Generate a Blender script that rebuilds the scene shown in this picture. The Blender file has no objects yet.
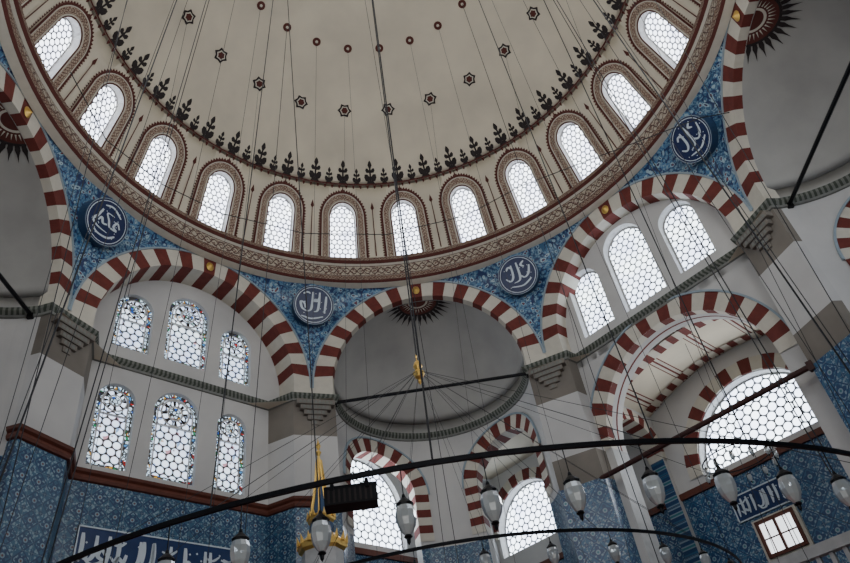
import bpy, math, random
from mathutils import Vector, Matrix
random.seed(4)
PI=math.pi
def rad(a): return a*PI/180
# ------------------------------------------------------------------ materials
class NT:
    def __init__(s,name):
        s.m=bpy.data.materials.new(name); s.m.use_nodes=True; s.t=s.m.node_tree
        s.b=s.t.nodes["Principled BSDF"]; s.out=s.t.nodes["Material Output"]
    def n(s,typ,**k):
        x=s.t.nodes.new(typ)
        for a,v in k.items(): setattr(x,a,v)
        return x
    def l(s,a,b): s.t.links.new(a,b)
    def inp(s,sock,v):
        if isinstance(v,bpy.types.NodeSocket): s.l(v,sock)
        else: sock.default_value=v
    def M(s,op,a,b=0.0):
        x=s.n("ShaderNodeMath",operation=op); s.inp(x.inputs[0],a); s.inp(x.inputs[1],b)
        return x.outputs[0]
    def uv(s):
        u=s.n("ShaderNodeUVMap"); sp=s.n("ShaderNodeSeparateXYZ"); s.l(u.outputs[0],sp.inputs[0]); return u.outputs[0],sp.outputs[0],sp.outputs[1]
    def mix(s,f,a,b):
        x=s.n("ShaderNodeMix",data_type='RGBA'); s.inp(x.inputs[0],f)
        for i,v in((6,a),(7,b)):
            if isinstance(v,bpy.types.NodeSocket): s.l(v,x.inputs[i])
            else: x.inputs[i].default_value=(*v,1)
        return x.outputs[2]
    def noise(s,vec,sc,det=3.0):
        x=s.n("ShaderNodeTexNoise"); x.inputs["Scale"].default_value=sc; x.inputs["Detail"].default_value=det
        if vec is not None: s.l(vec,x.inputs["Vector"])
        return x.outputs[0]
    def voro(s,vec,sc,feat='F1',out="Distance"):
        x=s.n("ShaderNodeTexVoronoi",feature=feat); x.inputs["Scale"].default_value=sc; s.l(vec,x.inputs["Vector"])
        return x.outputs[out]
    def jewel(s,vec,sc,k=1.0):
        vc=s.voro(vec,sc,'F1',"Color"); sp=s.n("ShaderNodeSeparateColor"); s.l(vc,sp.inputs[0])
        cr=s.n("ShaderNodeValToRGB"); cr.color_ramp.interpolation='CONSTANT'; s.l(sp.outputs[0],cr.inputs[0])
        el=cr.color_ramp.elements; cols=[(0,(.45,.03,.03)),(.14,(.03,.12,.50)),(.34,(.62,.34,.05)),(.44,(.03,.22,.10)),(.54,(.10,.30,.60)),(.68,(.60,.80,1.0))]
        el[0].position=0; el[0].color=(*[c*k for c in cols[0][1]],1); el[1].position=cols[-1][0]; el[1].color=(*[c*k for c in cols[-1][1]],1)
        for p,c in cols[1:-1]:
            e=el.new(p); e.color=(*[q*k for q in c],1)
        return cr.outputs[0]
    def geo(s): return s.n("ShaderNodeNewGeometry").outputs["Position"]
    def col(s,c,rough=.7,spec=.3):
        if isinstance(c,bpy.types.NodeSocket): s.l(c,s.b.inputs["Base Color"])
        else: s.b.inputs["Base Color"].default_value=(*c,1)
        s.b.inputs["Roughness"].default_value=rough; s.b.inputs["Specular IOR Level"].default_value=spec
        return s.m
    def bump(s,h,st=.2,d=.02):
        x=s.n("ShaderNodeBump"); x.inputs["Strength"].default_value=st; x.inputs["Distance"].default_value=d
        s.l(h,x.inputs["Height"]); s.l(x.outputs[0],s.b.inputs["Normal"])
def plaster(name,c,c2):
    t=NT(name); g=t.geo(); n=t.noise(g,.7,5); n2=t.noise(g,9,3)
    f=t.M('MULTIPLY',t.M('SUBTRACT',n,.35),2.4); x=t.mix(f,c,c2)
    m=t.col(x,.85,.2); t.bump(n2,.15,.01); return m
def plain(name,c,rough=.6,metal=0,var=.25):
    t=NT(name); g=t.geo(); n=t.noise(g,6,4)
    x=t.mix(n,tuple(v*(1-var) for v in c),tuple(min(1,v*(1+var)) for v in c)); m=t.col(x,rough); t.b.inputs["Metallic"].default_value=metal; return m
def hexglass(name,a,rr,strength,tint=(1,1,1),stucco=(.32,.31,.30),stained=0):
    t=NT(name); uv,u,v=t.uv()
    def lat(o):
        x=t.M('SUBTRACT',t.M('FRACT',t.M('ADD',t.M('DIVIDE',u,a),o+100.0)),.5)
        y=t.M('MULTIPLY',t.M('SUBTRACT',t.M('FRACT',t.M('ADD',t.M('DIVIDE',v,a*1.732),o+100.0)),.5),1.732)
        return t.M('SQRT',t.M('ADD',t.M('MULTIPLY',x,x),t.M('MULTIPLY',y,y)))
    d=t.M('MINIMUM',lat(0.0),lat(.5))
    g=t.M('LESS_THAN',d,rr)
    n=t.noise(uv,1.3,2)
    glow=t.mix(t.M('MULTIPLY',t.M('SUBTRACT',n,.3),2.2),tuple(c*(.62 if i<2 else .8) for i,c in enumerate(tint)),tint)
    if stained:
        jw=t.jewel(uv,1/a*1.6,.45)
        sel=t.M('MAXIMUM',t.M('GREATER_THAN',t.noise(uv,5,1),.66),t.M('MULTIPLY',t.M('GREATER_THAN',d,rr-.06),.55))
        glow=t.mix(t.M('MULTIPLY',sel,stained),glow,jw)
    e=t.n("ShaderNodeEmission"); t.l(glow,e.inputs[0]); e.inputs[1].default_value=strength
    t.col(stucco,.8); mx=t.n("ShaderNodeMixShader"); t.l(g,mx.inputs[0]); t.l(t.b.outputs[0],mx.inputs[1]); t.l(e.outputs[0],mx.inputs[2]); t.l(mx.outputs[0],t.out.inputs[0])
    return t.m
def stainedborder(name,strength):
    t=NT(name); uv,u,v=t.uv()
    ed=t.voro(uv,12,'DISTANCE_TO_EDGE')
    gl=t.mix(t.M('GREATER_THAN',t.noise(uv,6,1),.46),t.jewel(uv,12,.8),(.62,.80,.95))
    e=t.n("ShaderNodeEmission"); t.l(gl,e.inputs[0]); e.inputs[1].default_value=strength
    t.col((.10,.095,.09),.8); mx=t.n("ShaderNodeMixShader"); t.l(t.M('GREATER_THAN',ed,.13),mx.inputs[0]); t.l(t.b.outputs[0],mx.inputs[1]); t.l(e.outputs[0],mx.inputs[2]); t.l(mx.outputs[0],t.out.inputs[0])
    return t.m
def tiles(name,sz,base,blue,dark,accent,petal=6):
    t=NT(name); uv,u,v=t.uv()
    fx=t.M('SUBTRACT',t.M('FRACT',t.M('ADD',t.M('DIVIDE',u,sz),100.0)),.5)
    fy=t.M('SUBTRACT',t.M('FRACT',t.M('ADD',t.M('DIVIDE',v,sz),100.0)),.5)
    r=t.M('SQRT',t.M('ADD',t.M('MULTIPLY',fx,fx),t.M('MULTIPLY',fy,fy)))
    th=t.M('ARCTAN2',fy,fx)
    pet=t.M('ADD',.27,t.M('MULTIPLY',t.M('COSINE',t.M('MULTIPLY',th,float(petal))),.08))
    ax=t.M('ADD',t.M('ABSOLUTE',fx),t.M('ABSOLUTE',fy))
    n=t.noise(uv,22,3); vo=t.voro(uv,18,'F1'); big=t.noise(uv,.9,3)
    c=t.mix(t.M('GREATER_THAN',vo,.42),base,blue)
    c=t.mix(t.M('LESS_THAN',r,pet),c,dark)
    c=t.mix(t.M('LESS_THAN',r,.13),c,base)
    c=t.mix(t.M('LESS_THAN',r,.06),c,accent)
    c=t.mix(t.M('LESS_THAN',t.M('ABSOLUTE',t.M('SUBTRACT',ax,.5)),.05),c,dark)
    c=t.mix(t.M('GREATER_THAN',ax,.84),c,dark)
    grout=t.M('GREATER_THAN',t.M('MAXIMUM',t.M('ABSOLUTE',fx),t.M('ABSOLUTE',fy)),.488)
    c=t.mix(grout,c,tuple(x*.6 for x in base))
    c=t.mix(t.M('MULTIPLY',n,.3),c,blue)
    c=t.mix(t.M('MULTIPLY',t.M('SUBTRACT',big,.3),.8),c,tuple(x*.5 for x in blue))
    m=t.col(c,.28,.5); t.bump(grout,.3,.004); return m
def floral(name,bg,light,dark,accent,sc=5.5):
    t=NT(name); g=t.geo()
    w=t.n("ShaderNodeTexNoise"); w.inputs["Scale"].default_value=2.2; t.l(g,w.inputs["Vector"])
    va=t.n("ShaderNodeVectorMath",operation='MULTIPLY_ADD'); t.l(w.outputs["Color"],va.inputs[0]); va.inputs[1].default_value=(.35,.35,.35); t.l(g,va.inputs[2]); p=va.outputs[0]
    f=t.voro(p,sc); f2=t.voro(p,sc*2.1); f3=t.voro(p,sc*.45)
    stem=t.M('LESS_THAN',t.M('ABSOLUTE',t.M('SINE',t.M('MULTIPLY',f3,22.0))),.24)
    mid=tuple(.6*a+.4*b for a,b in zip(light,bg))
    c=t.mix(t.M('GREATER_THAN',t.noise(g,1.4,3),.52),bg,tuple(x*1.35 for x in bg))
    c=t.mix(stem,c,mid)
    c=t.mix(t.M('LESS_THAN',f2,.28),c,mid)
    c=t.mix(t.M('GREATER_THAN',f2,.62),c,dark)
    c=t.mix(t.M('LESS_THAN',f,.31),c,light)
    c=t.mix(t.M('LESS_THAN',f,.19),c,dark)
    c=t.mix(t.M('LESS_THAN',f,.11),c,accent)
    return t.col(c,.35,.5)
def scroll(name,bg,fg,fg2,per,sc=9,edge=.44):
    t=NT(name); uv,u,v=t.uv()
    ph=t.M('MULTIPLY',u,2*PI/per)
    s1=t.M('ABSOLUTE',t.M('SUBTRACT',t.M('SUBTRACT',v,.5),t.M('MULTIPLY',t.M('SINE',ph),.28)))
    s2=t.M('ABSOLUTE',t.M('ADD',t.M('SUBTRACT',v,.5),t.M('MULTIPLY',t.M('SINE',ph),.28)))
    cv=t.n("ShaderNodeCombineXYZ"); t.l(u,cv.inputs[0]); t.l(t.M('MULTIPLY',v,.6),cv.inputs[1])
    vo=t.voro(cv.outputs[0],sc); n=t.voro(cv.outputs[0],sc*1.9)
    c=t.mix(t.M('LESS_THAN',vo,.40),bg,fg2)
    c=t.mix(t.M('LESS_THAN',n,.30),c,fg)
    c=t.mix(t.M('LESS_THAN',t.M('MINIMUM',s1,s2),.06),c,fg)
    c=t.mix(t.M('GREATER_THAN',t.M('ABSOLUTE',t.M('SUBTRACT',v,.5)),edge),c,fg)
    return t.col(c,.7,.3)
WHITE=plaster("plaster_white",(.60,.59,.565),(.47,.465,.455))
DOME=plaster("plaster_dome",(.72,.655,.52),(.58,.53,.425))
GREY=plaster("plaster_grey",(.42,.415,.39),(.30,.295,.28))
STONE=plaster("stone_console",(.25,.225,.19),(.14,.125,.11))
VR=plain("voussoir_red",(.15,.034,.027),.75,0,.35); VW=plain("voussoir_cream",(.60,.565,.48),.75,0,.12)
EDGE=plain("extrados_line",(.30,.37,.42),.6)
DARK=plain("painted_black",(.028,.022,.022),.8); DRED=plain("painted_dark_red",(.10,.028,.022),.8)
CORN=NT("cornice_carved")
_uv,_u,_v=CORN.uv(); _f=CORN.M('LESS_THAN',CORN.M('ABSOLUTE',CORN.M('SUBTRACT',CORN.M('FRACT',CORN.M('MULTIPLY',_u,9.0)),.5)),.25)
CORN=CORN.col(CORN.mix(_f,(.18,.19,.165),(.06,.07,.055)),.7)
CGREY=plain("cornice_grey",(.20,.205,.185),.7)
TRIM=plain("trim_redbrown",(.12,.038,.024),.5)
IRON=plain("black_iron",(.012,.012,.014),.45,.6); REDTIE=plain("tie_beam_redpaint",(.05,.017,.014),.5)
GOLD=plain("gilding",(.80,.52,.14),.35,.75); BLUEP=plain("blue_enamel",(.03,.07,.15),.4)
WIRE=plain("wire_steel",(.03,.03,.033),.6)
NAVY=plain("medallion_navy",(.008,.02,.085),.3); INK=plain("calligraphy_white",(.62,.70,.76),.5,0,.1)
NAVY2=plain("inscription_blue",(.012,.035,.12),.3)
MARB=plain("marble_grey",(.42,.42,.41),.5)
BAND=scroll("painted_window_border",(.50,.41,.31),(.095,.035,.028),(.25,.13,.095),.2,13)
RING=scroll("painted_ring_band",(.46,.41,.33),(.085,.042,.035),(.19,.115,.09),.42,9)
RINGT=scroll("painted_ring_lace",(.34,.26,.19),(.07,.025,.022),(.13,.05,.038),.2,14)
PEND=floral("iznik_pendentive",(.045,.135,.25),(.36,.50,.56),(.012,.032,.12),(.28,.06,.04))
TILE=tiles("iznik_tile_wall",.36,(.28,.40,.45),(.03,.11,.20),(.008,.03,.11),(.17,.035,.025))
TILE2=tiles("iznik_tile_gallery",.42,(.34,.44,.49),(.035,.13,.25),(.012,.04,.14),(.04,.22,.24),4)
GD=hexglass("glass_drum",.165,.415,6.5,(.90,.96,1),(.22,.225,.24))
GL=hexglass("glass_lunette",.24,.43,7.5,(.86,.97,1),(.30,.32,.33))
GA=hexglass("glass_side",.20,.425,6.0,(.86,.97,1),(.25,.26,.27))
GS=hexglass("glass_stained",.2,.435,2.8,(.78,.92,1),(.12,.115,.11),.8)
GB=stainedborder("glass_stained_border",1.5)
WINW=NT("window_daylight"); WINW.b.inputs["Emission Color"].default_value=(.9,.96,1,1); WINW.b.inputs["Emission Strength"].default_value=2.0; WINW=WINW.m
t=NT("lamp_glass"); t.col((.62,.66,.66),.12,.6); t.b.inputs["Transmission Weight"].default_value=.45; LG=t.m
CARPET=plain("carpet_red",(.25,.05,.04),.9)
# ------------------------------------------------------------------ mesh builder
class MB:
    def __init__(s): s.v=[];s.f=[];s.m=[];s.uv=[];s.mats=[]
    def mi(s,mat):
        if mat not in s.mats: s.mats.append(mat)
        return s.mats.index(mat)
    def face(s,pts,mat,uvs=None):
        i=len(s.v); s.v+= [tuple(p) for p in pts]; s.f.append(tuple(range(i,i+len(pts)))); s.m.append(s.mi(mat))
        s.uv+= uvs if uvs else [(p[0]*.7+p[1]*.7,p[2]) for p in pts]
    def obj(s,name,parent=None,smooth=False):
        me=bpy.data.meshes.new(name); me.from_pydata(s.v,[],s.f)
        for m in s.mats: me.materials.append(m)
        me.polygons.foreach_set("material_index",s.m)
        ul=me.uv_layers.new(name="UVMap"); flat=[]
        for a in s.uv: flat+=list(a[:2])
        ul.data.foreach_set("uv",flat)
        if smooth:
            import bmesh
            bm=bmesh.new(); bm.from_mesh(me); bmesh.ops.remove_doubles(bm,verts=bm.verts,dist=.0008); bm.to_mesh(me); bm.free()
            me.polygons.foreach_set("use_smooth",[True]*len(me.polygons))
        me.update(); o=bpy.data.objects.new(name,me); bpy.context.collection.objects.link(o)
        if parent: o.parent=parent
        return o
def empty(name,loc=(0,0,0)):
    o=bpy.data.objects.new(name,None); bpy.context.collection.objects.link(o); return o
# maps (u right, z up, dep outward)
def pmap(az,d):
    a=rad(az);n=(math.cos(a),math.sin(a));T=(math.sin(a),-math.cos(a))
    return lambda u,z,dep=0:(n[0]*(d+dep)+T[0]*u,n[1]*(d+dep)+T[1]*u,z)
def smap(az,t0):
    a=rad(az);n=(math.cos(a),math.sin(a));T=(math.sin(a),-math.cos(a))
    return lambda u,z,dep=0:(n[0]*u+T[0]*(t0+dep),n[1]*u+T[1]*(t0+dep),z)
def cmap(cx,cy,R,azc):
    def f(u,z,dep=0):
        a=rad(azc)-u/R; return (cx+(R+dep)*math.cos(a),cy+(R+dep)*math.sin(a),z)
    return f
DC=13.37; DR=8.11
def dmap(azc,R0=7.75):
    def f(u,z,dep=0):
        a=rad(azc)-u/R0; r=math.sqrt(max(0,DR*DR-(z-DC)**2)); k=(DR+dep)/DR
        return (r*k*math.cos(a),r*k*math.sin(a),DC+(z-DC)*k)
    return f
def hz(h,u):
    x=h['r']**2-(u-h['u'])**2
    return h['zs']+h.get('k',1)*math.sqrt(max(0,x))
def H(u,hw,z0,zs,k=1): return dict(u=u,r=hw,z0=z0,zs=zs,k=k)
def cosp(a,b,n): return [(a+b)/2-(b-a)/2*math.cos(PI*i/n) for i in range(n+1)]
def strip(mb,mp,u0,u1,zb,zt,holes,mat,n=8,nv=1,hn=16,dep=0):
    zb_=zb if callable(zb) else (lambda u:zb); zt_=zt if callable(zt) else (lambda u:zt)
    us=set(cosp(u0,u1,n) if callable(zt) or callable(zb) else [u0+(u1-u0)*i/n for i in range(n+1)])
    for h in holes:
        for x in cosp(h['u']-h['r'],h['u']+h['r'],hn):
            if u0<=x<=u1: us.add(x)
    us=sorted(us); u2=[us[0]]
    for x in us[1:]:
        if x-u2[-1]>1e-5: u2.append(x)
    for a,b in zip(u2,u2[1:]):
        m=(a+b)/2; hs=sorted([h for h in holes if abs(m-h['u'])<h['r']],key=lambda h:h['z0'])
        lo=(zb_(a),zb_(b)); segs=[]
        for h in hs:
            segs.append((lo,(h['z0'],h['z0']))); lo=(hz(h,a),hz(h,b))
        segs.append((lo,(zt_(a),zt_(b))))
        for (la,lb),(ta,tb) in segs:
            if ta-la<1e-5 and tb-lb<1e-5: continue
            for j in range(nv):
                f0=j/nv;f1=(j+1)/nv
                q=[(a,la+(ta-la)*f0),(b,lb+(tb-lb)*f0),(b,lb+(tb-lb)*f1),(a,la+(ta-la)*f1)]
                mb.face([mp(x,z,dep) for x,z in q],mat,q)
def outline(h,off=0,n=20,zb=None):
    r=h['r']+off; z0=h['z0'] if zb is None else zb; k=h.get('k',1)
    return [(h['u']-r,z0)]+[(h['u']-r*math.cos(PI*i/n),h['zs']+(k*h['r']+off)*math.sin(PI*i/n)) for i in range(n+1)]+[(h['u']+r,z0)]
def reveal(mb,mp,h,d0,d1,mat,sill=True,off=0):
    o=outline(h,off)
    for a,b in zip(o,o[1:]): mb.face([mp(*a,d0),mp(*b,d0),mp(*b,d1),mp(*a,d1)],mat,[a,b,b,a])
    if sill: a,b=o[0],o[-1]; mb.face([mp(*a,d0),mp(*b,d0),mp(*b,d1),mp(*a,d1)],mat,[a,b,b,a])
def band(mb,mp,h,o0,o1,dep,mat,zb=None,metric=False):
    A=outline(h,o0);B=outline(h,o1,zb=zb if zb is not None else h['z0'])
    s=0; w=abs(o1-o0)
    for i in range(len(A)-1):
        L=math.hypot(B[i+1][0]-B[i][0],B[i+1][1]-B[i][1]); v1=w if metric else 1
        mb.face([mp(*A[i],dep),mp(*A[i+1],dep),mp(*B[i+1],dep),mp(*B[i],dep)],mat,[(s,0),(s+L,0),(s+L,v1),(s,v1)]); s+=L
def panel(mb,mp,h,dep,mat,off=0):
    n=16; us=cosp(h['u']-h['r']-off,h['u']+h['r']+off,n)
    def top(x):
        r=h['r']+off; return h['zs']+h.get('k',1)*math.sqrt(max(0,r*r-(x-h['u'])**2))
    for a,b in zip(us,us[1:]):
        q=[(a,h['z0']-off),(b,h['z0']-off),(b,top(b)),(a,top(a))]
        mb.face([mp(*p,dep) for p in q],mat,[(p[0]-h['u'],p[1]) for p in q])
def voussoirs(mb,mp,uc,zc,r0,r1,n,d0,d1,edge=True,a0=0,a1=PI,first=0):
    p=lambda r,t:(uc-r*math.cos(t),zc+r*math.sin(t))
    for i in range(n):
        mat=VR if (i+first)%2 else VW
        for j in range(3):
            t0=a0+(a1-a0)*(i+j/3)/n; t1=a0+(a1-a0)*(i+(j+1)/3)/n
            o=.012 if mat is VR else 0
            mb.face([mp(*p(r0,t0),d0),mp(*p(r0,t1),d0),mp(*p(r1+o,t1),d0),mp(*p(r1+o,t0),d0)],mat)
            mb.face([mp(*p(r0,t0),d0),mp(*p(r0,t0),d1),mp(*p(r0,t1),d1),mp(*p(r0,t1),d0)],mat)
    if edge:
        N=n*3
        for i in range(N):
            t0=a0+(a1-a0)*i/N; t1=a0+(a1-a0)*(i+1)/N; w=.05
            mb.face([mp(*p(r1,t0),d0-.03),mp(*p(r1,t1),d0-.03),mp(*p(r1+w,t1),d0-.03),mp(*p(r1+w,t0),d0-.03)],EDGE)
            mb.face([mp(*p(r1,t0),d0-.03),mp(*p(r1,t1),d0-.03),mp(*p(r1,t1),d0+.02),mp(*p(r1,t0),d0+.02)],EDGE)
            mb.face([mp(*p(r1+w,t0),d0-.03),mp(*p(r1+w,t1),d0-.03),mp(*p(r1+w,t1),d0+.05),mp(*p(r1+w,t0),d0+.05)],EDGE)
def tube(mb,p0,p1,r,mat,n=5,r2=None):
    p0=Vector(p0);p1=Vector(p1);d=(p1-p0).normalized();a=d.orthogonal().normalized();b=d.cross(a); r2=r if r2 is None else r2
    for i in range(n):
        t0=2*PI*i/n;t1=2*PI*(i+1)/n
        o=lambda t,q:(a*math.cos(t)+b*math.sin(t))*q
        mb.face([p0+o(t0,r),p0+o(t1,r),p1+o(t1,r2),p1+o(t0,r2)],mat)
def lathe(mb,prof,c,seg,mat,a0=0,a1=2*PI):
    for i in range(seg):
        t0=a0+(a1-a0)*i/seg;t1=a0+(a1-a0)*(i+1)/seg
        for k,(A,B) in enumerate(zip(prof,prof[1:])):
            P=lambda q,t:(c[0]+q[0]*math.cos(t),c[1]+q[0]*math.sin(t),c[2]+q[1])
            m=mat[k] if isinstance(mat,list) else mat
            pts=[P(A,t0),P(A,t1),P(B,t1),P(B,t0)]; R=max(A[0],B[0])
            uv=[(t0*R,0),(t1*R,0),(t1*R,1),(t0*R,1)]
            if A[0]<1e-6: pts=pts[1:]; uv=uv[1:]
            elif B[0]<1e-6: pts=pts[:3]; uv=uv[:3]
            mb.face(pts,m,uv)
def ribbon(mb,mp,pts,w,dep,mat,taper=True):
    P=[Vector((p[0],p[1],0)) for p in pts]; Q=[]
    for i in range(len(P)-1):
        a=P[max(0,i-1)];b=P[i];c=P[i+1];d=P[min(len(P)-1,i+2)]
        for j in range(5):
            t=j/5;Q.append(.5*((2*b)+(c-a)*t+(2*a-5*b+4*c-d)*t*t+(3*b-a-3*c+d)*t**3))
    Q.append(P[-1]); L=[]
    for i,q in enumerate(Q):
        d=(Q[min(i+1,len(Q)-1)]-Q[max(i-1,0)]); d=d.normalized() if d.length>0 else Vector((1,0,0))
        nn=Vector((-d.y,d.x,0)); f=i/(len(Q)-1); ww=w*(.35+.65*math.sin(PI*min(1,.15+f*.8))) if taper else w
        ww*= .7+.5*abs(d.y)
        L.append((q+nn*ww/2,q-nn*ww/2))
    for (a,b),(c,d) in zip(L,L[1:]): mb.face([mp(a.x,a.y,dep),mp(b.x,b.y,dep),mp(d.x,d.y,dep),mp(c.x,c.y,dep)],mat)
def box(mb,c,s,mat,rotz=0):
    cx,cy,cz=c;sx,sy,sz=[q/2 for q in s];ca,sa=math.cos(rotz),math.sin(rotz)
    V=[(cx+x*ca-y*sa,cy+x*sa+y*ca,cz+z) for x,y,z in [(-sx,-sy,-sz),(sx,-sy,-sz),(sx,sy,-sz),(-sx,sy,-sz),(-sx,-sy,sz),(sx,-sy,sz),(sx,sy,sz),(-sx,sy,sz)]]
    for f in [(0,1,2,3),(4,5,6,7),(0,1,5,4),(1,2,6,5),(2,3,7,6),(3,0,4,7)]: mb.face([V[i] for i in f],mat)
def mbox(mb,mp,u0,u1,z0,z1,d0,d1,mat):
    V=[mp(u,z,d) for d in(d0,d1) for u,z in((u0,z0),(u1,z0),(u1,z1),(u0,z1))]
    U=[(u,z) for d in(d0,d1) for u,z in((u0,z0),(u1,z0),(u1,z1),(u0,z1))]
    for f in [(0,1,2,3),(4,5,6,7),(0,1,5,4),(1,2,6,5),(2,3,7,6),(3,0,4,7)]: mb.face([V[i] for i in f],mat,[U[i] for i in f])
# ------------------------------------------------------------------ dome
SP=10.75; PD=7.74; RI=2.64; RE=3.17
dome=empty("dome")
mb=MB(); wins=MB(); brd=MB()
for k in range(24):
    az=15*k; mp=dmap(az); hw=7.75*rad(7.5); h=H(0,.42,15.18,16.62)
    strip(mb,mp,-hw,hw,15.0,17.5,[h],DOME,n=4,nv=6,hn=12)
    reveal(mb,mp,h,0,.45,WHITE)
    panel(wins,mp,h,.26,GD)
    band(wins,mp,h,0,-.035,.24,WHITE)
    band(brd,mp,h,.0,.035,-.02,DRED); band(brd,mp,h,.035,.075,-.024,VW); band(brd,mp,h,.075,.25,-.014,BAND,zb=15.1); band(brd,mp,h,.245,.275,-.024,VW,zb=15.1); band(brd,mp,h,.27,.335,-.02,DRED,zb=15.1)
    O=outline(h,.335,n=26,zb=15.1)
    for a,b in list(zip(O,O[1:])):
        L=math.hypot(b[0]-a[0],b[1]-a[1]); nn=max(1,round(L/.085))
        for j in range(nn):
            p=(a[0]+(b[0]-a[0])*j/nn,a[1]+(b[1]-a[1])*j/nn); q=(a[0]+(b[0]-a[0])*(j+1)/nn,a[1]+(b[1]-a[1])*(j+1)/nn)
            m=((p[0]+q[0])/2,(p[1]+q[1])/2); nx,ny=-(q[1]-p[1]),(q[0]-p[0]); l=math.hypot(nx,ny) or 1; t_=(m[0]+nx/l*.06,m[1]+ny/l*.06)
            brd.face([mp(*p,-.015),mp(*q,-.015),mp(*t_,-.015)],DRED)
    brd.face([mp(-.04,17.38,-.015),mp(.04,17.38,-.015),mp(.0,17.54,-.015)],DRED)
    # slender painted stems between the windows
    for sg in(1,):
        x=hw*.985
        brd.face([mp(x-.018,15.3,-.012),mp(x+.018,15.3,-.012),mp(x+.012,16.9,-.012),mp(x-.012,16.9,-.012)],DRED)
        brd.face([mp(x-.06,16.88,-.012),mp(x,16.80,-.012),mp(x+.06,16.88,-.012),mp(x,17.06,-.012)],DRED)
prof=[]
for i in range(25):
    e0=math.asin((17.5-DC)/DR); e=e0+(PI/2-e0)*i/24; prof.append((DR*math.cos(e) if i<24 else 0,DC+DR*math.sin(e)))
lathe(mb,prof,(0,0,0),96,DOME)
mb.obj("dome_shell",dome,smooth=True); wins.obj("drum_lattice_windows",dome); brd.obj("window_painted_borders",dome)
mb=MB(); lathe(mb,[((DR+.6)*math.cos(rad(e)),DC+(DR+.6)*math.sin(rad(e))) for e in range(8,90,4)]+[(0,DC+DR+.6)],(0,0,0),48,GREY); mb.obj("dome_leak_shield",dome)  # unseen opaque shell added to stop light leaking through dome seams
mb=MB()
NF=96
for k in range(NF):
    mp=dmap(360*k/NF,7.75); s=.74 if k%2==0 else .50; z0=17.60; sx=s*.92
    def poly(P,m=DARK): mb.face([mp(x*sx,z0+y*s*.88,-.012) for x,y in P],m)
    for sg in(1,-1):
        poly([(0,1.0),(sg*.07,.92),(sg*.12,.80),(sg*.06,.70),(0,.66)])
        poly([(sg*.03,.56),(sg*.12,.66),(sg*.22,.68),(sg*.26,.58),(sg*.20,.49),(sg*.05,.48)])
        poly([(sg*.03,.30),(sg*.16,.42),(sg*.30,.42),(sg*.33,.28),(sg*.26,.14),(sg*.14,.10),(sg*.05,.14)])
        poly([(0,.0),(sg*.24,.0),(sg*.14,.13),(0,.15)])
    poly([(-.045,.05),(.045,.05),(.045,.70),(-.045,.70)])
    poly([(-.12,.60),(.12,.60),(.12,.55),(-.12,.55)])
    u=2*PI*7.75/NF
    mb.face([mp(-u/2,17.57,-.012),mp(u/2,17.57,-.012),mp(u/2,17.61,-.012),mp(-u/2,17.61,-.012)],DRED)
    for x in(.25,.75):
        xx=(x-.5)*u; mb.face([mp(xx-.05,17.56,-.012),mp(xx+.05,17.56,-.012),mp(xx+.03,17.49,-.012),mp(xx,17.45,-.012),mp(xx-.03,17.49,-.012)],DRED)
def dpt(az,r,dx,dy,dep=-.02):
    e=math.acos(r/DR); C=Vector((math.cos(rad(az))*r,math.sin(rad(az))*r,DC+DR*math.sin(e)))
    T=Vector((math.sin(rad(az)),-math.cos(rad(az)),0)); U=Vector((-math.cos(rad(az))*math.sin(e),-math.sin(rad(az))*math.sin(e),math.cos(e)))
    N=(C-Vector((0,0,DC))).normalized(); return C+T*dx+U*dy+N*dep
for k in range(24):
    az=15*k
    for q,(rr,m,dd) in enumerate([(.23,DARK,-.02),(.15,VW,-.03),(.11,DRED,-.04)]):
        pts=[]
        for i in range(12):
            t_=PI*i/6; R_=rr*(1 if i%2==0 else (.72 if q==0 else .8)); pts.append(dpt(az,5.4,R_*math.cos(t_),R_*math.sin(t_),dd))
        mb.face(pts,m)
    for rr,m,dd in((.13,DRED,-.02),(.045,VW,-.03)):
        mb.face([dpt(az,3.83,rr*math.cos(PI*i/6),rr*math.sin(PI*i/6),dd) for i in range(12)],m)
mb.obj("stencilled_frieze_and_rosettes",dome)
mb=MB()
lathe(mb,[(7.72,13.86),(7.52,13.90),(7.46,13.96),(7.44,14.10),(7.50,14.16),(7.62,14.66),(7.56,14.70),(7.50,14.78),(7.50,14.90),(7.56,14.96),(7.98,15.02)],(0,0,0),144,[VW,DRED,RINGT,VW,RING,VW,DRED,RINGT,VW,GREY])
mb.obj("dome_ring_cornice")
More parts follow.
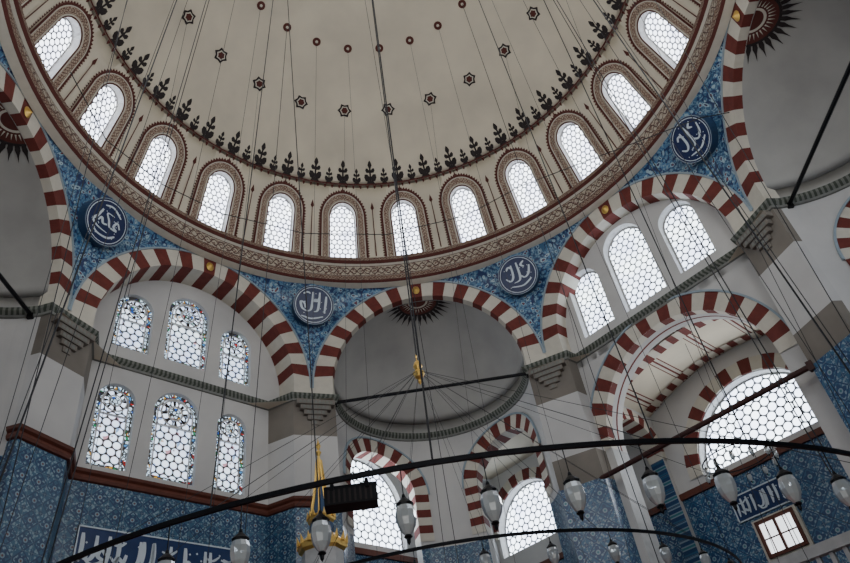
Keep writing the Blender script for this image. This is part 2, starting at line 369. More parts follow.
# ------------------------------------------------------------------ arches & pendentives
for az in range(0,360,45):
    mb=MB(); mp=pmap(az,PD); depth=.25 if az%90==0 else .75
    voussoirs(mb,mp,0,SP,RI,RE-.02,27,0,depth)
    for sg in(1,-1): mbox(mb,mp,sg*RI,sg*(RE+.04),10.42,SP,0,.5,VW)
    n=14
    for i in range(n):
        t0=2*PI*i/n;t1=2*PI*(i+1)/n
        mb.face([mp(0,13.60,-.14),mp(.11*math.cos(t0),13.62+.15*math.sin(t0),-.03),mp(.11*math.cos(t1),13.62+.15*math.sin(t1),-.03)],GOLD)
    mb.obj("striped_arch")
def pend(az0):
    mb=MB(); N=36
    for i in range(N):
        for j in range(12):
            P=[];Z=[]
            for (ii,jj) in((i,j),(i+1,j),(i+1,j+1),(i,j+1)):
                a=az0-22.5+45*ii/N
                da=22.5-abs(a-az0); tt=PD*math.tan(rad(da)); zb=SP+math.sqrt(max(0,RE**2-min(RE,tt)**2))
                ro=PD/math.cos(rad(da)); zt=13.98; s=jj/12
                r=7.58+(ro-7.58)*(1-s**2.5)
                P.append((r*math.cos(rad(a)),r*math.sin(rad(a)),zb+(zt-zb)*s))
            mb.face(P,PEND)
    # pale border line following the arch extrados
    for sg in(1,-1):
        mp=pmap(az0+sg*22.5,PD)
        for i in range(24):
            t0=(PI/2)*i/24;t1=(PI/2)*(i+1)/24
            q=lambda r,t_:(sg*r*math.cos(t_),SP+r*math.sin(t_))
            if SP+3.3*math.sin(t1)>13.9: continue
            pass
    mb.obj("tiled_pendentive",smooth=True)
ALLAH=[[(.62,.5),(.60,.1),(.55,-.4)],[(.28,.68),(.26,.1),(.2,-.28),(.02,-.36)],[(-.06,.68),(-.08,.1),(-.14,-.26),(-.32,-.36)],[(-.32,-.36),(-.58,-.2),(-.66,.12),(-.48,.06),(-.42,-.2)],[(.0,.30),(.05,.18),(.1,.3),(.15,.18),(.22,.34)],[(-.55,.55),(-.35,.65),(-.2,.6)],[(-.6,-.6),(-.1,-.72),(.5,-.58)]]
MUH=[[(.65,.05),(.45,.25),(.35,.0),(.55,-.1),(.2,-.12),(.05,.1),(-.15,.35),(.2,.4)],[(.05,-.1),(-.15,-.15),(-.3,.05),(-.4,-.15)],[(-.4,.4),(-.5,.0),(-.62,-.25),(-.3,-.4),(.2,-.42)],[(.5,.5),(.0,.72),(-.4,.6)],[(.6,-.35),(.3,-.6),(-.2,-.65),(-.5,-.5)]]
MIS=[[(.7,.3),(.55,-.1),(.3,-.25),(.1,-.05)],[(.1,.65),(.1,.0),(.0,-.3),(-.3,-.35)],[(-.2,.6),(-.25,0),(-.45,-.2),(-.65,0)],[(.5,.6),(.3,.45),(.45,.3)],[(.6,-.4),(.1,-.62),(-.5,-.5)],[(-.5,.4),(-.35,.55),(-.2,.4)]]
def medal(az,strokes):
    R=.57; C=Vector((7.76*math.cos(rad(az)),7.76*math.sin(rad(az)),13.18))
    T=Vector((math.sin(rad(az)),-math.cos(rad(az)),0)); nh=Vector((math.cos(rad(az)),math.sin(rad(az)),0))
    U=-nh*.375+Vector((0,0,.927)); N=nh*.927+Vector((0,0,.375))
    mp=lambda u,v,dep=0: C+T*u*R+U*v*R+N*dep
    mb=MB(); n=36
    for r0,r1,m,d in((0,.90,NAVY,0),(.90,.935,INK,-.015),(.935,1.0,NAVY,-.01),(1.0,1.03,EDGE,-.02)):
        for i in range(n):
            t0=2*PI*i/n;t1=2*PI*(i+1)/n
            P=[mp(r*math.cos(t_),r*math.sin(t_),d) for r,t_ in((r0,t0),(r0,t1),(r1,t1),(r1,t0))]
            mb.face(P if r0>0 else P[1:],m)
    for i in range(n):
        t0=2*PI*i/n;t1=2*PI*(i+1)/n
        mb.face([mp(1.03*math.cos(t0),1.03*math.sin(t0),-.02),mp(1.03*math.cos(t1),1.03*math.sin(t1),-.02),mp(1.03*math.cos(t1),1.03*math.sin(t1),.3),mp(1.03*math.cos(t0),1.03*math.sin(t0),.3)],BLUEP)
    for s in strokes: ribbon(mb,mp,s,.105,-.012,INK)
    rnd=random.Random(int(az))
    for i in range(16):
        a=rnd.uniform(0,2*PI); r=rnd.uniform(.3,.8); mb.face([mp(r*math.cos(a)+x*.03,r*math.sin(a)+y*.03,-.013) for x,y in((1,0),(0,1),(-1,0),(0,-1))],INK)
    mb.obj("calligraphy_medallion")
for az in [22.5+45*k for k in range(8)]:
    pend(az); medal(az,{112.5:ALLAH,157.5:MUH}.get(az,MIS))
# ------------------------------------------------------------------ wall plan
WT={135:(2.3,8.45),315:(2.3,8.45),45:(2.6,8.15),225:(2.6,8.15)}
ND=7.95
def baypts(az):
    if az in WT:
        t_,d=WT[az]; mp=pmap(az,d); return [mp(t_,0)[:2],mp(-t_,0)[:2]]
    c=(ND*math.cos(rad(az)),ND*math.sin(rad(az)))
    return [(c[0]+RI*math.cos(rad(a)),c[1]+RI*math.sin(rad(a))) for a in [az-90+180*i/24 for i in range(25)]]
def fronts(az):
    mp=pmap(az,8.15); return [mp(.56,0)[:2],mp(-.56,0)[:2]]
def sweep(mb,path,prof,mat,closed):
    n=len(path); N=[]
    for i in range(n):
        a=Vector(path[i-1]) if (i>0 or closed) else Vector(path[i]); b=Vector(path[i]); c=Vector(path[(i+1)%n]) if (i<n-1 or closed) else Vector(path[i])
        d1=(b-a);d2=(c-b); d1=d1.normalized() if d1.length>1e-6 else d2.normalized(); d2=d2.normalized() if d2.length>1e-6 else d1
        n1=Vector((-d1.y,d1.x));n2=Vector((-d2.y,d2.x)); m=(n1+n2); m=m.normalized() if m.length>1e-3 else n1
        m=m/max(.55,m.dot(n1)); N.append(m)
    s=0
    for i in range(n if closed else n-1):
        j=(i+1)%n; L=(Vector(path[j])-Vector(path[i])).length
        for k,((o0,z0),(o1,z1)) in enumerate(zip(prof,prof[1:])):
            P=lambda q,o,z:(path[q][0]+N[q].x*o,path[q][1]+N[q].y*o,z)
            mb.face([P(i,o0,z0),P(j,o0,z0),P(j,o1,z1),P(i,o1,z1)],mat[k] if isinstance(mat,list) else mat,[(s,0),(s+L,0),(s+L,1),(s,1)])
        s+=L
path=[]
for k in range(8):
    path+=baypts(45*k)+fronts(45*k+22.5)
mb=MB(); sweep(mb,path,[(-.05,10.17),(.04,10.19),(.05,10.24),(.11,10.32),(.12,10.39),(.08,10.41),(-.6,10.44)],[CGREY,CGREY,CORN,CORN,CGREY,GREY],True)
mb.obj("gallery_cornice")
for k in range(8):
    az=45*k+22.5; a=baypts(45*k)[-1]; b=baypts((45*k+45)%360)[0]; fr=fronts(az); pp=[a]+fr+[b]
    gal=(45*k) in(45,225) or (45*k+45) in(45,225)
    mb=MB(); L0=0
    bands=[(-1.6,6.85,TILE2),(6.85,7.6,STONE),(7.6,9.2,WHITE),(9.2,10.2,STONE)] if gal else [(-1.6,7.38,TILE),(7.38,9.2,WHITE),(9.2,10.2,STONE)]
    for p,q in zip(pp,pp[1:]):
        L=math.hypot(q[0]-p[0],q[1]-p[1])
        for z0,z1,m in bands: mb.face([(*p,z0),(*q,z0),(*q,z1),(*p,z1)],m,[(L0,z0),(L0+L,z0),(L0+L,z1),(L0,z1)])
        L0+=L
    mp=pmap(az,0); up=[(.80,8.82),(.53,8.16),(0,8.38),(-.53,8.16),(-.80,8.82)]
    for (t0,d0),(t1,d1) in zip(up,up[1:]): mb.face([mp(t0,10.4,d0),mp(t1,10.4,d1),mp(t1,SP+.1,d1),mp(t0,SP+.1,d0)],VW)
    mp=pmap(az,8.15)
    for i in range(5):
        w=.10+.10*i; z0=9.50+.13*i; dd=.03+.04*i
        mbox(mb,mp,-w,w,z0,z0+.14,-dd,.05,STONE)
        for j in range(-i,i+1):
            x=j*w/(i+1); mb.face([mp(x-.045,z0+.02,-dd-.006),mp(x+.045,z0+.02,-dd-.006),mp(x+.035,z0+.08,-dd-.006),mp(x,z0+.12,-dd-.006),mp(x-.035,z0+.08,-dd-.006)],CGREY)
    mb.obj("pier_with_muqarnas_console")
# ------------------------------------------------------------------ windows
WN=[0]
def window(build):
    WN[0]+=1; mb=MB(); build(mb); return mb.obj("window_%d"%WN[0])
def stained(mp,u,hw,z0,zt):
    h=H(u,hw,z0,zt-hw)
    def b(mb):
        reveal(mb,mp,h,0,.16,WHITE)
        band(mb,mp,h,0,-.11,.12,GB,metric=True); band(mb,mp,h,-.11,-.145,.10,WHITE)
        mbox(mb,mp,u-hw,u+hw,z0,z0+.12,.115,.16,GB)
        panel(mb,mp,h,.15,GS)
        zr=zt-hw*.95
        mbox(mb,mp,u-hw+.12,u+hw-.12,zr-.36,zr-.33,.10,.15,WHITE)
        for i in range(24):
            t0=2*PI*i/24;t1=2*PI*(i+1)/24; q=lambda r,t_:(u+r*hw*math.cos(t_),zr+.03+r*hw*math.sin(t_))
            for R0,R1,mm,dd in((.58,.66,WHITE,.11),(.36,.58,(DARK if i%3==0 else GS),.125),(.28,.36,WHITE,.11),(0,.28,GB,.13)):
                P=[q(R0,t0),q(R0,t1),q(R1,t1),q(R1,t0)]
                if R0==0: P=P[1:]
                mb.face([mp(*x,dd) for x in P],mm,P)
    window(b); return h
def lattice(mp,h,mat,dep=.2):
    def b(mb):
        reveal(mb,mp,h,0,dep+.05,WHITE); panel(mb,mp,h,dep,mat); band(mb,mp,h,0,-.05,dep-.02,GREY)
    window(b); return h
ztA=lambda u: SP+math.sqrt(max(0,(RI+.06)**2-u*u))
for az in(135,315):
    d=8.45; mp=pmap(az,d); hs=[]
    if az==135:
        for u,hw,z0,zt in((-1.50,.45,10.78,12.45),(-.10,.56,10.82,12.93),(1.28,.45,10.75,12.40),(-1.60,.43,7.68,9.76),(-.17,.56,7.68,9.95),(1.27,.40,7.70,9.78)):
            hs.append(stained(mp,u,hw,z0,zt))
    else:
        for u,hw,z0,zt in((-1.4,.45,10.78,12.45),(0,.56,10.82,12.93),(1.4,.45,10.78,12.45),(-1.4,.45,7.68,9.76),(0,.56,7.68,9.95),(1.4,.45,7.70,9.78)):
            hs.append(lattice(mp,H(u,hw,z0,zt-hw),GA))
    mb=MB(); strip(mb,mp,-RI-.05,RI+.05,7.4,lambda u:max(10.4,ztA(u)),hs,WHITE,n=24,hn=14)
    strip(mb,mp,-RI-.05,RI+.05,-1.6,7.4,[],TILE,n=1)
    mb.obj("wall_qibla" if az==135 else "wall_entrance")
mb=MB(); pth=[baypts(90)[-1]]+fronts(112.5)+baypts(135)+fronts(157.5)+[baypts(180)[0]]
sweep(mb,pth,[(0,7.28),(.05,7.30),(.07,7.36),(.05,7.42),(.10,7.46),(.12,7.52),(0,7.54)],TRIM,False); mb.obj("trim_1")
for az in(45,225):
    d=8.15; mp=pmap(az,d); hs=[]
    for h in (H(-1.62,.50,10.72,12.25),H(-.12,.62,10.66,12.62),H(1.46,.50,10.72,12.25)): hs.append(lattice(mp,h,GA,.25))
    mb=MB(); strip(mb,mp,-RI-.05,RI+.05,10.0,lambda u:max(10.4,ztA(u)),hs,WHITE,n=24,hn=14)
    B=H(-.15,2.25,2.4,7.6)
    strip(mb,mp,-RI-.3,RI+.3,-1.6,10.2,[B],WHITE,n=6,hn=28)
    o_=outline(B,0)
    for a_,b_ in ((o_[0],o_[1]),(o_[-2],o_[-1])): mb.face([mp(*a_,0),mp(*b_,0),mp(*b_,.65),mp(*a_,.65)],MARB)
    mb.obj("wall_gallery_side" if az==45 else "wall_gallery_opposite")
    mb=MB(); voussoirs(mb,mp,-.15,7.6,2.25,2.70,25,-.03,.22)
    p=lambda r,t:(-.15-r*math.cos(t),7.6+r*math.sin(t))
    for i in range(40):
        t0=PI*i/40;t1=PI*(i+1)/40
        mb.face([mp(*p(2.25,t0),.22),mp(*p(2.25,t1),.22),mp(*p(2.25,t1),.65),mp(*p(2.25,t0),.65)],WHITE)
        mb.face([mp(*p(2.247,t0),.38),mp(*p(2.247,t1),.38),mp(*p(2.247,t1),.44),mp(*p(2.247,t0),.44)],VR)
    mb.obj("striped_arch")
    mb=MB(); mbox(mb,mp,-2.6,2.4,3.75,3.95,-.05,.15,MARB); mbox(mb,mp,-2.6,2.4,2.35,2.6,-.05,.2,MARB)
    for i in range(19): mbox(mb,mp,-2.5+.26*i,-2.42+.26*i,2.6,3.75,0,.1,MARB)
    mb.obj("marble_balustrade")
    mb=MB(); o=pmap(az,0); zf=lambda x:9.15+.75*math.cos(x/3*PI/2)
    for i in range(16):
        t0=-3+6*i/16;t1=-3+6*(i+1)/16
        mb.face([o(t0,zf(t0),d+.6),o(t1,zf(t1),d+.6),o(t1,zf(t1),11),o(t0,zf(t0),11)],DOME)
        mb.face([o(t0,10.2,d+.62),o(t1,10.2,d+.62),o(t1,zf(t1),d+.62),o(t0,zf(t0),d+.62)],WHITE)
    for x in(-2.2,-1.1,0,1.1,2.2):
        for w,m in((.13,VR),(.10,VW),(.025,VR)):
            q=.004 if w>.12 else (.008 if m is VW else .012)
            mb.face([o(x-w,zf(x-w)-q,d+.6),o(x+w,zf(x+w)-q,d+.6),o(x+w,zf(x+w)-q,11),o(x-w,zf(x-w)-q,11)],m)
    for dd,wd in((d+.95,.20),(10.75,.16)):
        for i in range(30):
            t0=-3+6*i/30;t1=-3+6*(i+1)/30
            mb.face([o(t0,zf(t0)-.03,dd-wd),o(t1,zf(t1)-.03,dd-wd),o(t1,zf(t1)-.03,dd+wd),o(t0,zf(t0)-.03,dd+wd)],VR if i%2 else VW)
    mb.face([o(-9,2.4,d),o(9,2.4,d),o(9,2.4,11),o(-9,2.4,11)],MARB)
    mb.obj("painted_gallery_vault")
    mo=pmap(az,11.0); mb=MB(); L=[H(.15,1.85,7.15,7.2),H(-7.5,1.35,7.6,8.2),H(7.5,1.35,7.6,8.2)]
    strip(mb,mo,-11,11,6.9,10.3,L,WHITE,n=4,hn=24); strip(mb,mo,-11,11,-1.6,6.9,[],TILE2,n=1)
    mbox(mb,mo,-11,11,6.82,6.98,-.08,.02,TRIM)
    mb.obj("wall_gallery_outer" if az==45 else "wall_gallery_outer_opposite")
    for h in L: lattice(mo,h,GL,.3)
    mb=MB(); voussoirs(mb,mo,.15,7.2,1.87,2.25,21,-.05,.1,edge=False)
    for c in(-7.5,7.5): voussoirs(mb,mo,c,8.2,1.37,1.7,17,-.05,.1,edge=False)
    mb.obj("striped_window_surround")
    for t0 in(-2.95,2.95):
        ms=smap(az,t0); mb=MB(); h=H(9.9,.92,2.4,8.0)
        for q in(0,.4): strip(mb,ms,8.2,11.0,2.4,10.3,[h],WHITE,n=4,hn=18,dep=q)
        for q in(0,.4): voussoirs(mb,ms,9.9,8.0,.92,1.24,15,(-.03 if q==0 else .43),.2,edge=False)
        for sg in(-1,1):
            x=9.9+sg*.92; mb.face([ms(x,2.4,0),ms(x,8.0,0),ms(x,8.0,.4),ms(x,2.4,.4)],TILE2)
        mb.obj("transverse_gallery_arch")
def bwin(mb):
    mo=pmap(45,11.0)
    mbox(mb,mo,-1.05,.05,4.7,5.65,-.1,.02,VW)
    for a,b,c,e in((-.98,-.90,4.75,5.6),(-.10,-.02,4.75,5.6),(-.98,-.02,4.75,4.83),(-.98,-.02,5.52,5.6),(-.54,-.48,4.8,5.55)): mbox(mb,mo,a,b,c,e,-.16,-.09,TRIM)
    mb.face([mo(-.9,4.83,-.11),mo(-.1,4.83,-.11),mo(-.1,5.52,-.11),mo(-.9,5.52,-.11)],WINW)
    for x in(-.75,-.3): mbox(mb,mo,x-.012,x+.012,4.83,5.52,-.13,-.12,TRIM)
    mbox(mb,mo,-.9,-.1,5.15,5.18,-.13,-.12,TRIM)
window(bwin)
def inscription(mp,u0,u1,z0,z1,seed,name):
    rnd=random.Random(seed); mb=MB(); mbox(mb,mp,u0,u1,z0,z1,-.03,.01,NAVY2)
    for a,b,c,e in((u0,u1,z0,z0+.03),(u0,u1,z1-.03,z1),(u0,u0+.03,z0,z1),(u1-.03,u1,z0,z1)): mbox(mb,mp,a,b,c,e,-.045,0,INK)
    Hh=z1-z0; w=Hh*.085
    for row in(0,1):
        x=u0+.10+row*.07
        while x<u1-.25:
            k=rnd.random(); zz=z0+Hh*(.12+.10*row); S=Hh*(1-.15*row)
            f=lambda P:[(x+p*S,zz+q*S) for p,q in P]
            if k<.35: ribbon(mb,mp,f([(.02,.72),(.03,.4),(.0,.08)]),w,-.04-.003*row,INK); x+=Hh*(.22+.2*row)
            elif k<.6: ribbon(mb,mp,f([(.30,.70),(.29,.3),(.2,.08),(.05,.06),(-.03,.16)]),w,-.04-.003*row,INK); x+=Hh*(.3+.3*row)
            elif k<.8: ribbon(mb,mp,f([(.35,.28),(.25,.40),(.18,.25),(.3,.15),(.1,.05),(-.05,.12),(-.05,.25)]),w,-.04,INK); x+=Hh*(.38+.2*row)
            else: ribbon(mb,mp,f([(.42,.3),(.35,.1),(.2,.2),(.12,.08),(.0,.2)]),w,-.04,INK); ribbon(mb,mp,f([(.0,.55),(.2,.50),(.38,.62)]),w*.8,-.04,INK); x+=Hh*(.42+.3*row)
            if rnd.random()<.6:
                c=(x-Hh*.1,zz+Hh*rnd.uniform(.45,.62)); s_=Hh*.03; mb.face([mp(c[0]-s_,c[1],-.04),mp(c[0],c[1]-s_,-.04),mp(c[0]+s_,c[1],-.04),mp(c[0],c[1]+s_,-.04)],INK)
    mb.obj(name)
inscription(pmap(135,8.45),-1.95,1.75,5.50,6.38,3,"calligraphy_inscription_panel")
inscription(pmap(45,11.0),-1.35,.25,5.75,6.38,8,"calligraphy_inscription_panel")
# ------------------------------------------------------------------ exedrae
for az in(90,0,180,270):
    c=(ND*math.cos(rad(az)),ND*math.sin(rad(az))); mb=MB(); NA,NE=36,14
    for i in range(NA):
        for j in range(NE):
            P=[]
            for ii,jj in((i,j),(i+1,j),(i+1,j+1),(i,j+1)):
                a=rad(az-90+180*ii/NA); e=PI/2*jj/NE
                P.append((c[0]+RI*math.cos(e)*math.cos(a),c[1]+RI*math.cos(e)*math.sin(a),SP+RI*math.sin(e)))
            if j==NE-1: P=P[:3]
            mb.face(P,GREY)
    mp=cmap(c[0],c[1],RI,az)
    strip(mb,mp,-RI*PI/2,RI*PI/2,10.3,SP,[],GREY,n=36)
    sd=mb.obj("semi_dome",smooth=True)
    s=MB(); A=Vector((c[0],c[1],SP)); n_=Vector((math.cos(rad(az)),math.sin(rad(az)),0)); T=Vector((math.sin(rad(az)),-math.cos(rad(az)),0)); R2=RI-.02
    def sp(r,t_,k=0):
        g=r/R2; dr=T*math.cos(t_)+n_*math.sin(t_); return A+(Vector((0,0,1))*math.cos(g)+dr*math.sin(g))*(R2-k)
    NP=15
    for i in range(NP):
        t0=PI*i/NP; dt=PI/NP; m=t0+dt/2; w=dt*.36
        s.face([sp(.62,m-w),sp(.72,m-w*1.1),sp(.84,m-w*.35),sp(1.02,m),sp(.84,m+w*.35),sp(.72,m+w*1.1),sp(.62,m+w)],DARK)
        for r0,r1,mm in((0,.24,DRED),(.24,.30,VW),(.30,.56,DRED),(.56,.62,DARK)):
            P=[sp(r0,t0,.006),sp(r0,t0+dt,.006),sp(r1,t0+dt,.006),sp(r1,t0,.006)]; s.face(P if r0>0 else P[1:],mm)
        s.face([sp(.34,m-w*.7,.012),sp(.50,m,.012),sp(.34,m+w*.7,.012)],VW)
    s.obj("painted_sunburst",sd)
    uc=RI*PI/4; hs=[H(-uc,1.16,5.0,8.5),H(uc,1.16,5.0,8.5)]
    mb=MB(); strip(mb,mp,-RI*PI/2,RI*PI/2,7.0,10.25,[dict(h,z0=7.0) for h in hs],WHITE,n=36,hn=20)
    strip(mb,mp,-RI*PI/2,RI*PI/2,-1.6,7.0,[H(-uc,1.16,5.0,7.0,.0),H(uc,1.16,5.0,7.0,.0)],TILE,n=36,hn=12)
    for h in hs:
        o_=outline(h,0)
        for a_,b_ in ((o_[0],o_[1]),(o_[-2],o_[-1])): mb.face([mp(*a_,0),mp(*b_,0),mp(*b_,.45),mp(*a_,.45)],WHITE)
    for i in range(40):
        q=[]
        for a in(az-100+200*i/40,az-100+200*(i+1)/40):
            dx,dy=math.cos(rad(a)),math.sin(rad(a)); best=99
            for wa,wd in((45,11),(225,11),(135,9.0),(315,9.0)):
                nx,ny=math.cos(rad(wa)),math.sin(rad(wa)); den=dx*nx+dy*ny
                if den>1e-4: best=min(best,(wd-c[0]*nx-c[1]*ny)/den)
            q.append((dx,dy,best))
        mb.face([(c[0]+q[0][0]*2.66,c[1]+q[0][1]*2.66,10.2),(c[0]+q[1][0]*2.66,c[1]+q[1][1]*2.66,10.2),(c[0]+q[1][0]*q[1][2],c[1]+q[1][1]*q[1][2],10.2),(c[0]+q[0][0]*q[0][2],c[1]+q[0][1]*q[0][2],10.2)],DOME)
    mb.obj("exedra_wall")
    for h in hs:
        mb=MB(); voussoirs(mb,mp,h['u'],8.5,1.16,1.55,17,-.03,.45)
        for i in range(6):
            z1=8.5-.22*i; m=VR if i%2==0 else VW
            for sg in(1,-1):
                for j in range(3):
                    x0=h['u']+sg*(1.16+.13*j); x1=h['u']+sg*(1.16+.13*(j+1)); mb.face([mp(x0,z1-.22,-.03),mp(x1,z1-.22,-.03),mp(x1,z1,-.03),mp(x0,z1,-.03)],m)
                x0=h['u']+sg*1.155; mb.face([mp(x0,z1-.22,-.03),mp(x0,z1,-.03),mp(x0,z1,.45),mp(x0,z1-.22,.45)],m)
        mb.obj("striped_arch")
for az in(135,315):
    mo=pmap(az,9.0); hs=[H(5.70,1.45,7.35,8.45),H(-5.70,1.45,7.35,8.45)]
    mb=MB()
    for a,b,hh in((2.3,11,hs[0]),(-11,-2.3,hs[1])): strip(mb,mo,a,b,7.1,10.3,[hh],WHITE,n=4,hn=24); strip(mb,mo,a,b,-1.6,7.1,[],TILE,n=1)
    mbox(mb,mo,2.5,11,7.02,7.18,-.06,.02,TRIM); mbox(mb,mo,-11,-2.5,7.02,7.18,-.06,.02,TRIM)
    mb.obj("wall_corner_bays" if az==135 else "wall_corner_bays_rear")
    for h in hs: lattice(mo,h,GL,.2)
def tie(az,d,z,t0,t1,r,mat,name):
    o=pmap(az,d); mb=MB(); tube(mb,o(t0,z),o(t1,z),r,mat,8)
    for x in(t0,t1): mbox(mb,o,x-.06,x+.06,z-.1,z+.1,-.06,.06,mat)
    mb.obj(name)
for az in(90,0,180,270): tie(az,7.80 if az==90 else 8.15,10.24,-2.62,2.62,.045,IRON,"iron_tie_rod")
tie(45,7.75,6.85,-3.6,2.6,.06,REDTIE,"painted_tie_beam")
mb=MB(); mb.face([(-20,-20,-1.6),(20,-20,-1.6),(20,20,-1.6),(-20,20,-1.6)],CARPET); mb.obj("floor")
# ------------------------------------------------------------------ chandelier
ch=empty("chandelier"); CC=(-.42,.05); CZ=1.83; CR=5.03; SC=(-.33,0.0); SZ=2.06; SR=3.1
mb=MB()
for c,z,R,w,hh in((CC,CZ,CR,.010,.015),(SC,SZ,SR,.008,.012)):
    lathe(mb,[(R-w,-hh),(R+w,-hh),(R+w,hh),(R-w,hh),(R-w,-hh)],(c[0],c[1],z),160,IRON)
mb.obj("iron_rings",ch)
lm=MB()
def lamp(mb,x,y,z,s,stem=.16):
    tube(mb,(x,y,z),(x,y,z-stem*s),.004,IRON,4)
    o=(x,y,z-stem*s+.10*s); S=lambda P:[(a*s,b*s) for a,b in P]
    lathe(mb,S([(0,-.09),(.008,-.10),(.014,-.12),(.036,-.14),(.050,-.155),(.046,-.17)]),o,10,IRON)
    lathe(mb,S([(.046,-.17),(.055,-.20),(.056,-.24),(.047,-.28),(.030,-.31),(.018,-.325)]),o,10,LG)
    lathe(mb,S([(.018,-.325),(.024,-.335),(.012,-.345),(.010,-.365),(0,-.38)]),o,8,IRON)
for k in range(68):
    a=2*PI*(k+.6)/68; lamp(lm,CC[0]+CR*math.cos(a),CC[1]+CR*math.sin(a),CZ,1)
for k in range(36):
    a=2*PI*(k+.4)/36; lamp(lm,SC[0]+SR*math.cos(a),SC[1]+SR*math.sin(a),SZ,.8,.10)
lm.obj("hanging_glass_lamps",ch)
mb=MB(); HB=Vector((-.37,0,5.73))
for k in range(12):
    a=2*PI*(k+.5)/12; tube(mb,HB,(CC[0]+CR*math.cos(a),CC[1]+CR*math.sin(a),CZ),.003,WIRE,4)
for k in range(8):
    a=2*PI*(k+.5)/8; tube(mb,HB,(SC[0]+SR*math.cos(a),SC[1]+SR*math.sin(a),SZ),.0025,WIRE,4)
tube(mb,HB,(0,0,21.4),.012,WIRE,5); tube(mb,(-.3,-.1,21.4),(-.25,-.3,2.2),.006,WIRE,4)
for k in range(24):
    a=rad(15*k); zt=DC+math.sqrt(DR*DR-3.83**2)
    tube(mb,(3.83*math.cos(a),3.83*math.sin(a),zt),(CC[0]+CR*math.cos(a),CC[1]+CR*math.sin(a),CZ),.0048 if k%3 else .0085,WIRE,4)
    b=a+rad(7.5); zt=DC+math.sqrt(DR*DR-5.4**2)
    if k%2: tube(mb,(5.4*math.cos(a),5.4*math.sin(a),zt),(CC[0]+CR*math.cos(b),CC[1]+CR*math.sin(b),CZ),.0045,WIRE,4)
mb.obj("suspension_cables",ch)
mb=MB(); lathe(mb,[(0,.30),(.015,.24),(.01,.18),(.05,.12),(.07,.06),(.04,.0),(.09,-.05),(.06,-.12),(.02,-.16),(.03,-.2),(0,-.25)],tuple(HB),14,GOLD); mb.obj("gilded_hub",ch)
mb=MB(); W_=[(178,15.4),(165,14.9),(150,15.1),(135,15.3),(115,15.5),(95,15.6),(75,15.7),(60,15.9)]
P=[Vector((7.25*math.cos(rad(a)),7.25*math.sin(rad(a)),z)) for a,z in W_]+[Vector((7.02,2,12.78)),Vector((9.5,2,12.95))]
for a,b in zip(P,P[1:]): tube(mb,a,b,.013,WIRE,5)
mb.obj("electric_cable")
mb=MB(); box(mb,(-.91,-4.80,1.78),(.30,.12,.11),IRON,rad(4))
for i in range(9): box(mb,(-1.03+.03*i,-4.865+.002*i,1.775),(.012,.01,.08),DARK,rad(4))
for x in(-1.01,-.81): box(mb,(x,-4.84,1.83),(.02,.06,.05),IRON)
mb.obj("loudspeaker",ch)
# smaller lamp ring hanging in the gallery
gl=empty("gallery_lamp_ring"); o=pmap(45,9.55); c=o(-.2,6.62); mb=MB()
lathe(mb,[(.78,-.012),(.80,-.012),(.80,.012),(.78,.012),(.78,-.012)],c,40,IRON)
for k in range(12):
    a=2*PI*k/12; lamp(mb,c[0]+.79*math.cos(a),c[1]+.79*math.sin(a),c[2],1.0,.10)
for k in range(4):
    a=PI/2*k; tube(mb,(c[0]+.79*math.cos(a),c[1]+.79*math.sin(a),c[2]),(c[0],c[1],8.0),.004,WIRE,4)
tube(mb,(c[0],c[1],8.0),(c[0],c[1],9.85),.006,WIRE,4)
mb.obj("ring_and_lamps",gl)
# ------------------------------------------------------------------ minbar
mn=empty("minbar"); mx,my=-2.55,4.3
mb=MB()
cone=[(.0,7.30),(.02,7.2),(.05,7.12),(.02,7.04),(.06,6.98),(.025,6.9),(.035,6.8),(.08,6.35),(.12,6.05),(.17,5.80),(.22,5.65)]
lathe(mb,cone,(mx,my,0),16,[GOLD]*6+[BLUEP]*4)
for k in range(8):
    a=2*PI*k/8
    for (r0,z0),(r1,z1) in zip(cone[6:],cone[7:]): tube(mb,(mx+(r0+.008)*math.cos(a),my+(r0+.008)*math.sin(a),z0),(mx+(r1+.008)*math.cos(a),my+(r1+.008)*math.sin(a),z1),.024,GOLD,5)
lathe(mb,[(.22,5.65),(.27,5.62),(.25,5.55),(.22,5.5),(.24,5.3),(.40,5.15),(.46,5.1),(.44,5.0),(.38,4.95)],(mx,my,0),8,[GOLD,GOLD,GOLD,BLUEP,GOLD,GOLD,GOLD,GOLD])
for k in range(16):
    a=2*PI*k/16; tube(mb,(mx+.43*math.cos(a),my+.43*math.sin(a),5.08),(mx+.47*math.cos(a),my+.47*math.sin(a),5.26),.05,GOLD,6,.0)
    tube(mb,(mx+.25*math.cos(a),my+.25*math.sin(a),5.6),(mx+.26*math.cos(a),my+.26*math.sin(a),5.74),.035,GOLD,6,0)
mb.obj("gilded_spire",mn)
mb=MB(); lathe(mb,[(.38,4.95),(.38,4.5),(.62,4.4),(.62,4.2),(.5,4.2)],(mx,my,0),8,MARB)
for k in range(4):
    a=PI/2*k+PI/2; tube(mb,(mx+.5*math.cos(a),my+.5*math.sin(a),1.4),(mx+.5*math.cos(a),my+.5*math.sin(a),4.25),.05,MARB,10)
box(mb,(mx,my,-.05),(1.0,1.0,3.1),MARB,PI/4)
for i in range(14):
    q=.7+.26*i; zt=1.3-.2*i; box(mb,(mx+q*.707,my-q*.707,(zt-1.6)/2),(.27,.95,zt+1.6),MARB,-PI/4)
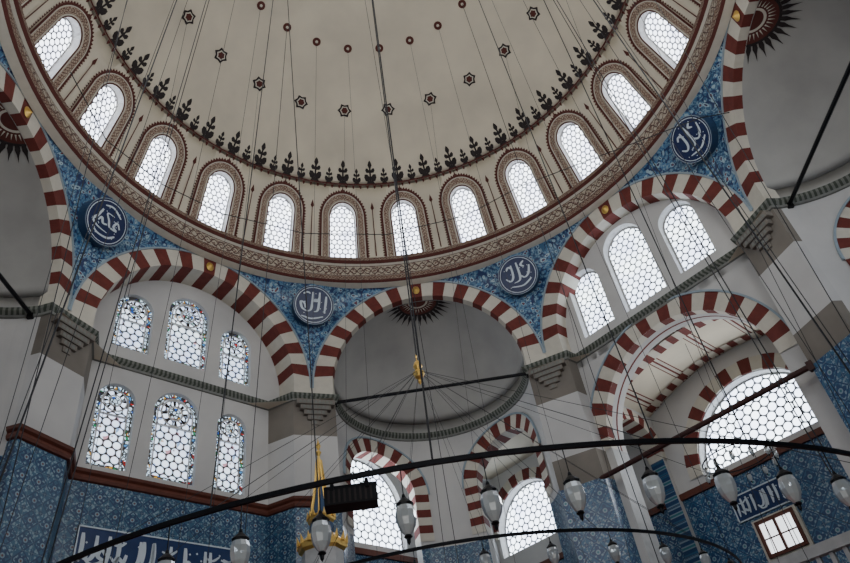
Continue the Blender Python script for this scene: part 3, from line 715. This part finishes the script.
for sg in(1,-1):
    ox,oy=sg*.5*.707,sg*.5*.707
    tube(mb,(mx+.5*.707+ox,my-.5*.707+oy,2.2),(mx+4.2*.707+ox,my-4.2*.707+oy,-.7),.05,MARB,6)
mb.obj("marble_pulpit_body",mn)
# ------------------------------------------------------------------ lights & world
def area(name,loc,tgt,sx,sy,e,col=(1,.97,.92)):
    l=bpy.data.lights.new(name,'AREA'); l.shape='RECTANGLE'; l.size=sx; l.size_y=sy; l.energy=e; l.color=col
    o=bpy.data.objects.new(name,l); bpy.context.collection.objects.link(o); o.location=loc
    o.rotation_euler=(Vector(tgt)-Vector(loc)).to_track_quat('-Z','Y').to_euler()
for az,e in((315,200),(225,110),(270,110)):
    o=pmap(az,7.6); area("rear_fill_light",o(0,11.0),(0,0,13),4.2,2.4,e)  # added soft fill in the rear bays, out of view, brightening the interior
area("rear_low_fill_light",(0,-9.6,1.5),(0,4,9),5,3,120)  # added low fill behind the camera; no window is built here
area("gallery_window_daylight",pmap(45,10.6)(.15,7.8),pmap(45,8)(0,8.2),2.6,1.2,45)
area("corner_window_daylight",pmap(135,8.9)(5.75,8.5),pmap(135,7)(5.2,8.5),1.6,1.6,15)
w=bpy.data.worlds.new("World"); bpy.context.scene.world=w; w.use_nodes=True; w.node_tree.nodes["Background"].inputs[0].default_value=(.75,.85,1,1); w.node_tree.nodes["Background"].inputs[1].default_value=.5
# ------------------------------------------------------------------ camera
yaw,pitch,roll,F=.0471,.7021,-.1763,717.2154
f=Vector((math.sin(yaw)*math.cos(pitch),math.cos(yaw)*math.cos(pitch),math.sin(pitch)))
r=f.cross(Vector((0,0,1))).normalized(); u=r.cross(f); c_,s_=math.cos(roll),math.sin(roll)
r,u=c_*r+s_*u,-s_*r+c_*u
cd=bpy.data.cameras.new("camera"); cam=bpy.data.objects.new("camera",cd); bpy.context.collection.objects.link(cam)
cam.matrix_world=Matrix(((r.x,u.x,-f.x,-.4601),(r.y,u.y,-f.y,-8.7049),(r.z,u.z,-f.z,0),(0,0,0,1)))
cd.sensor_width=36; cd.lens=F/850*36; cd.clip_start=.05; cd.clip_end=200
bpy.context.scene.camera=cam
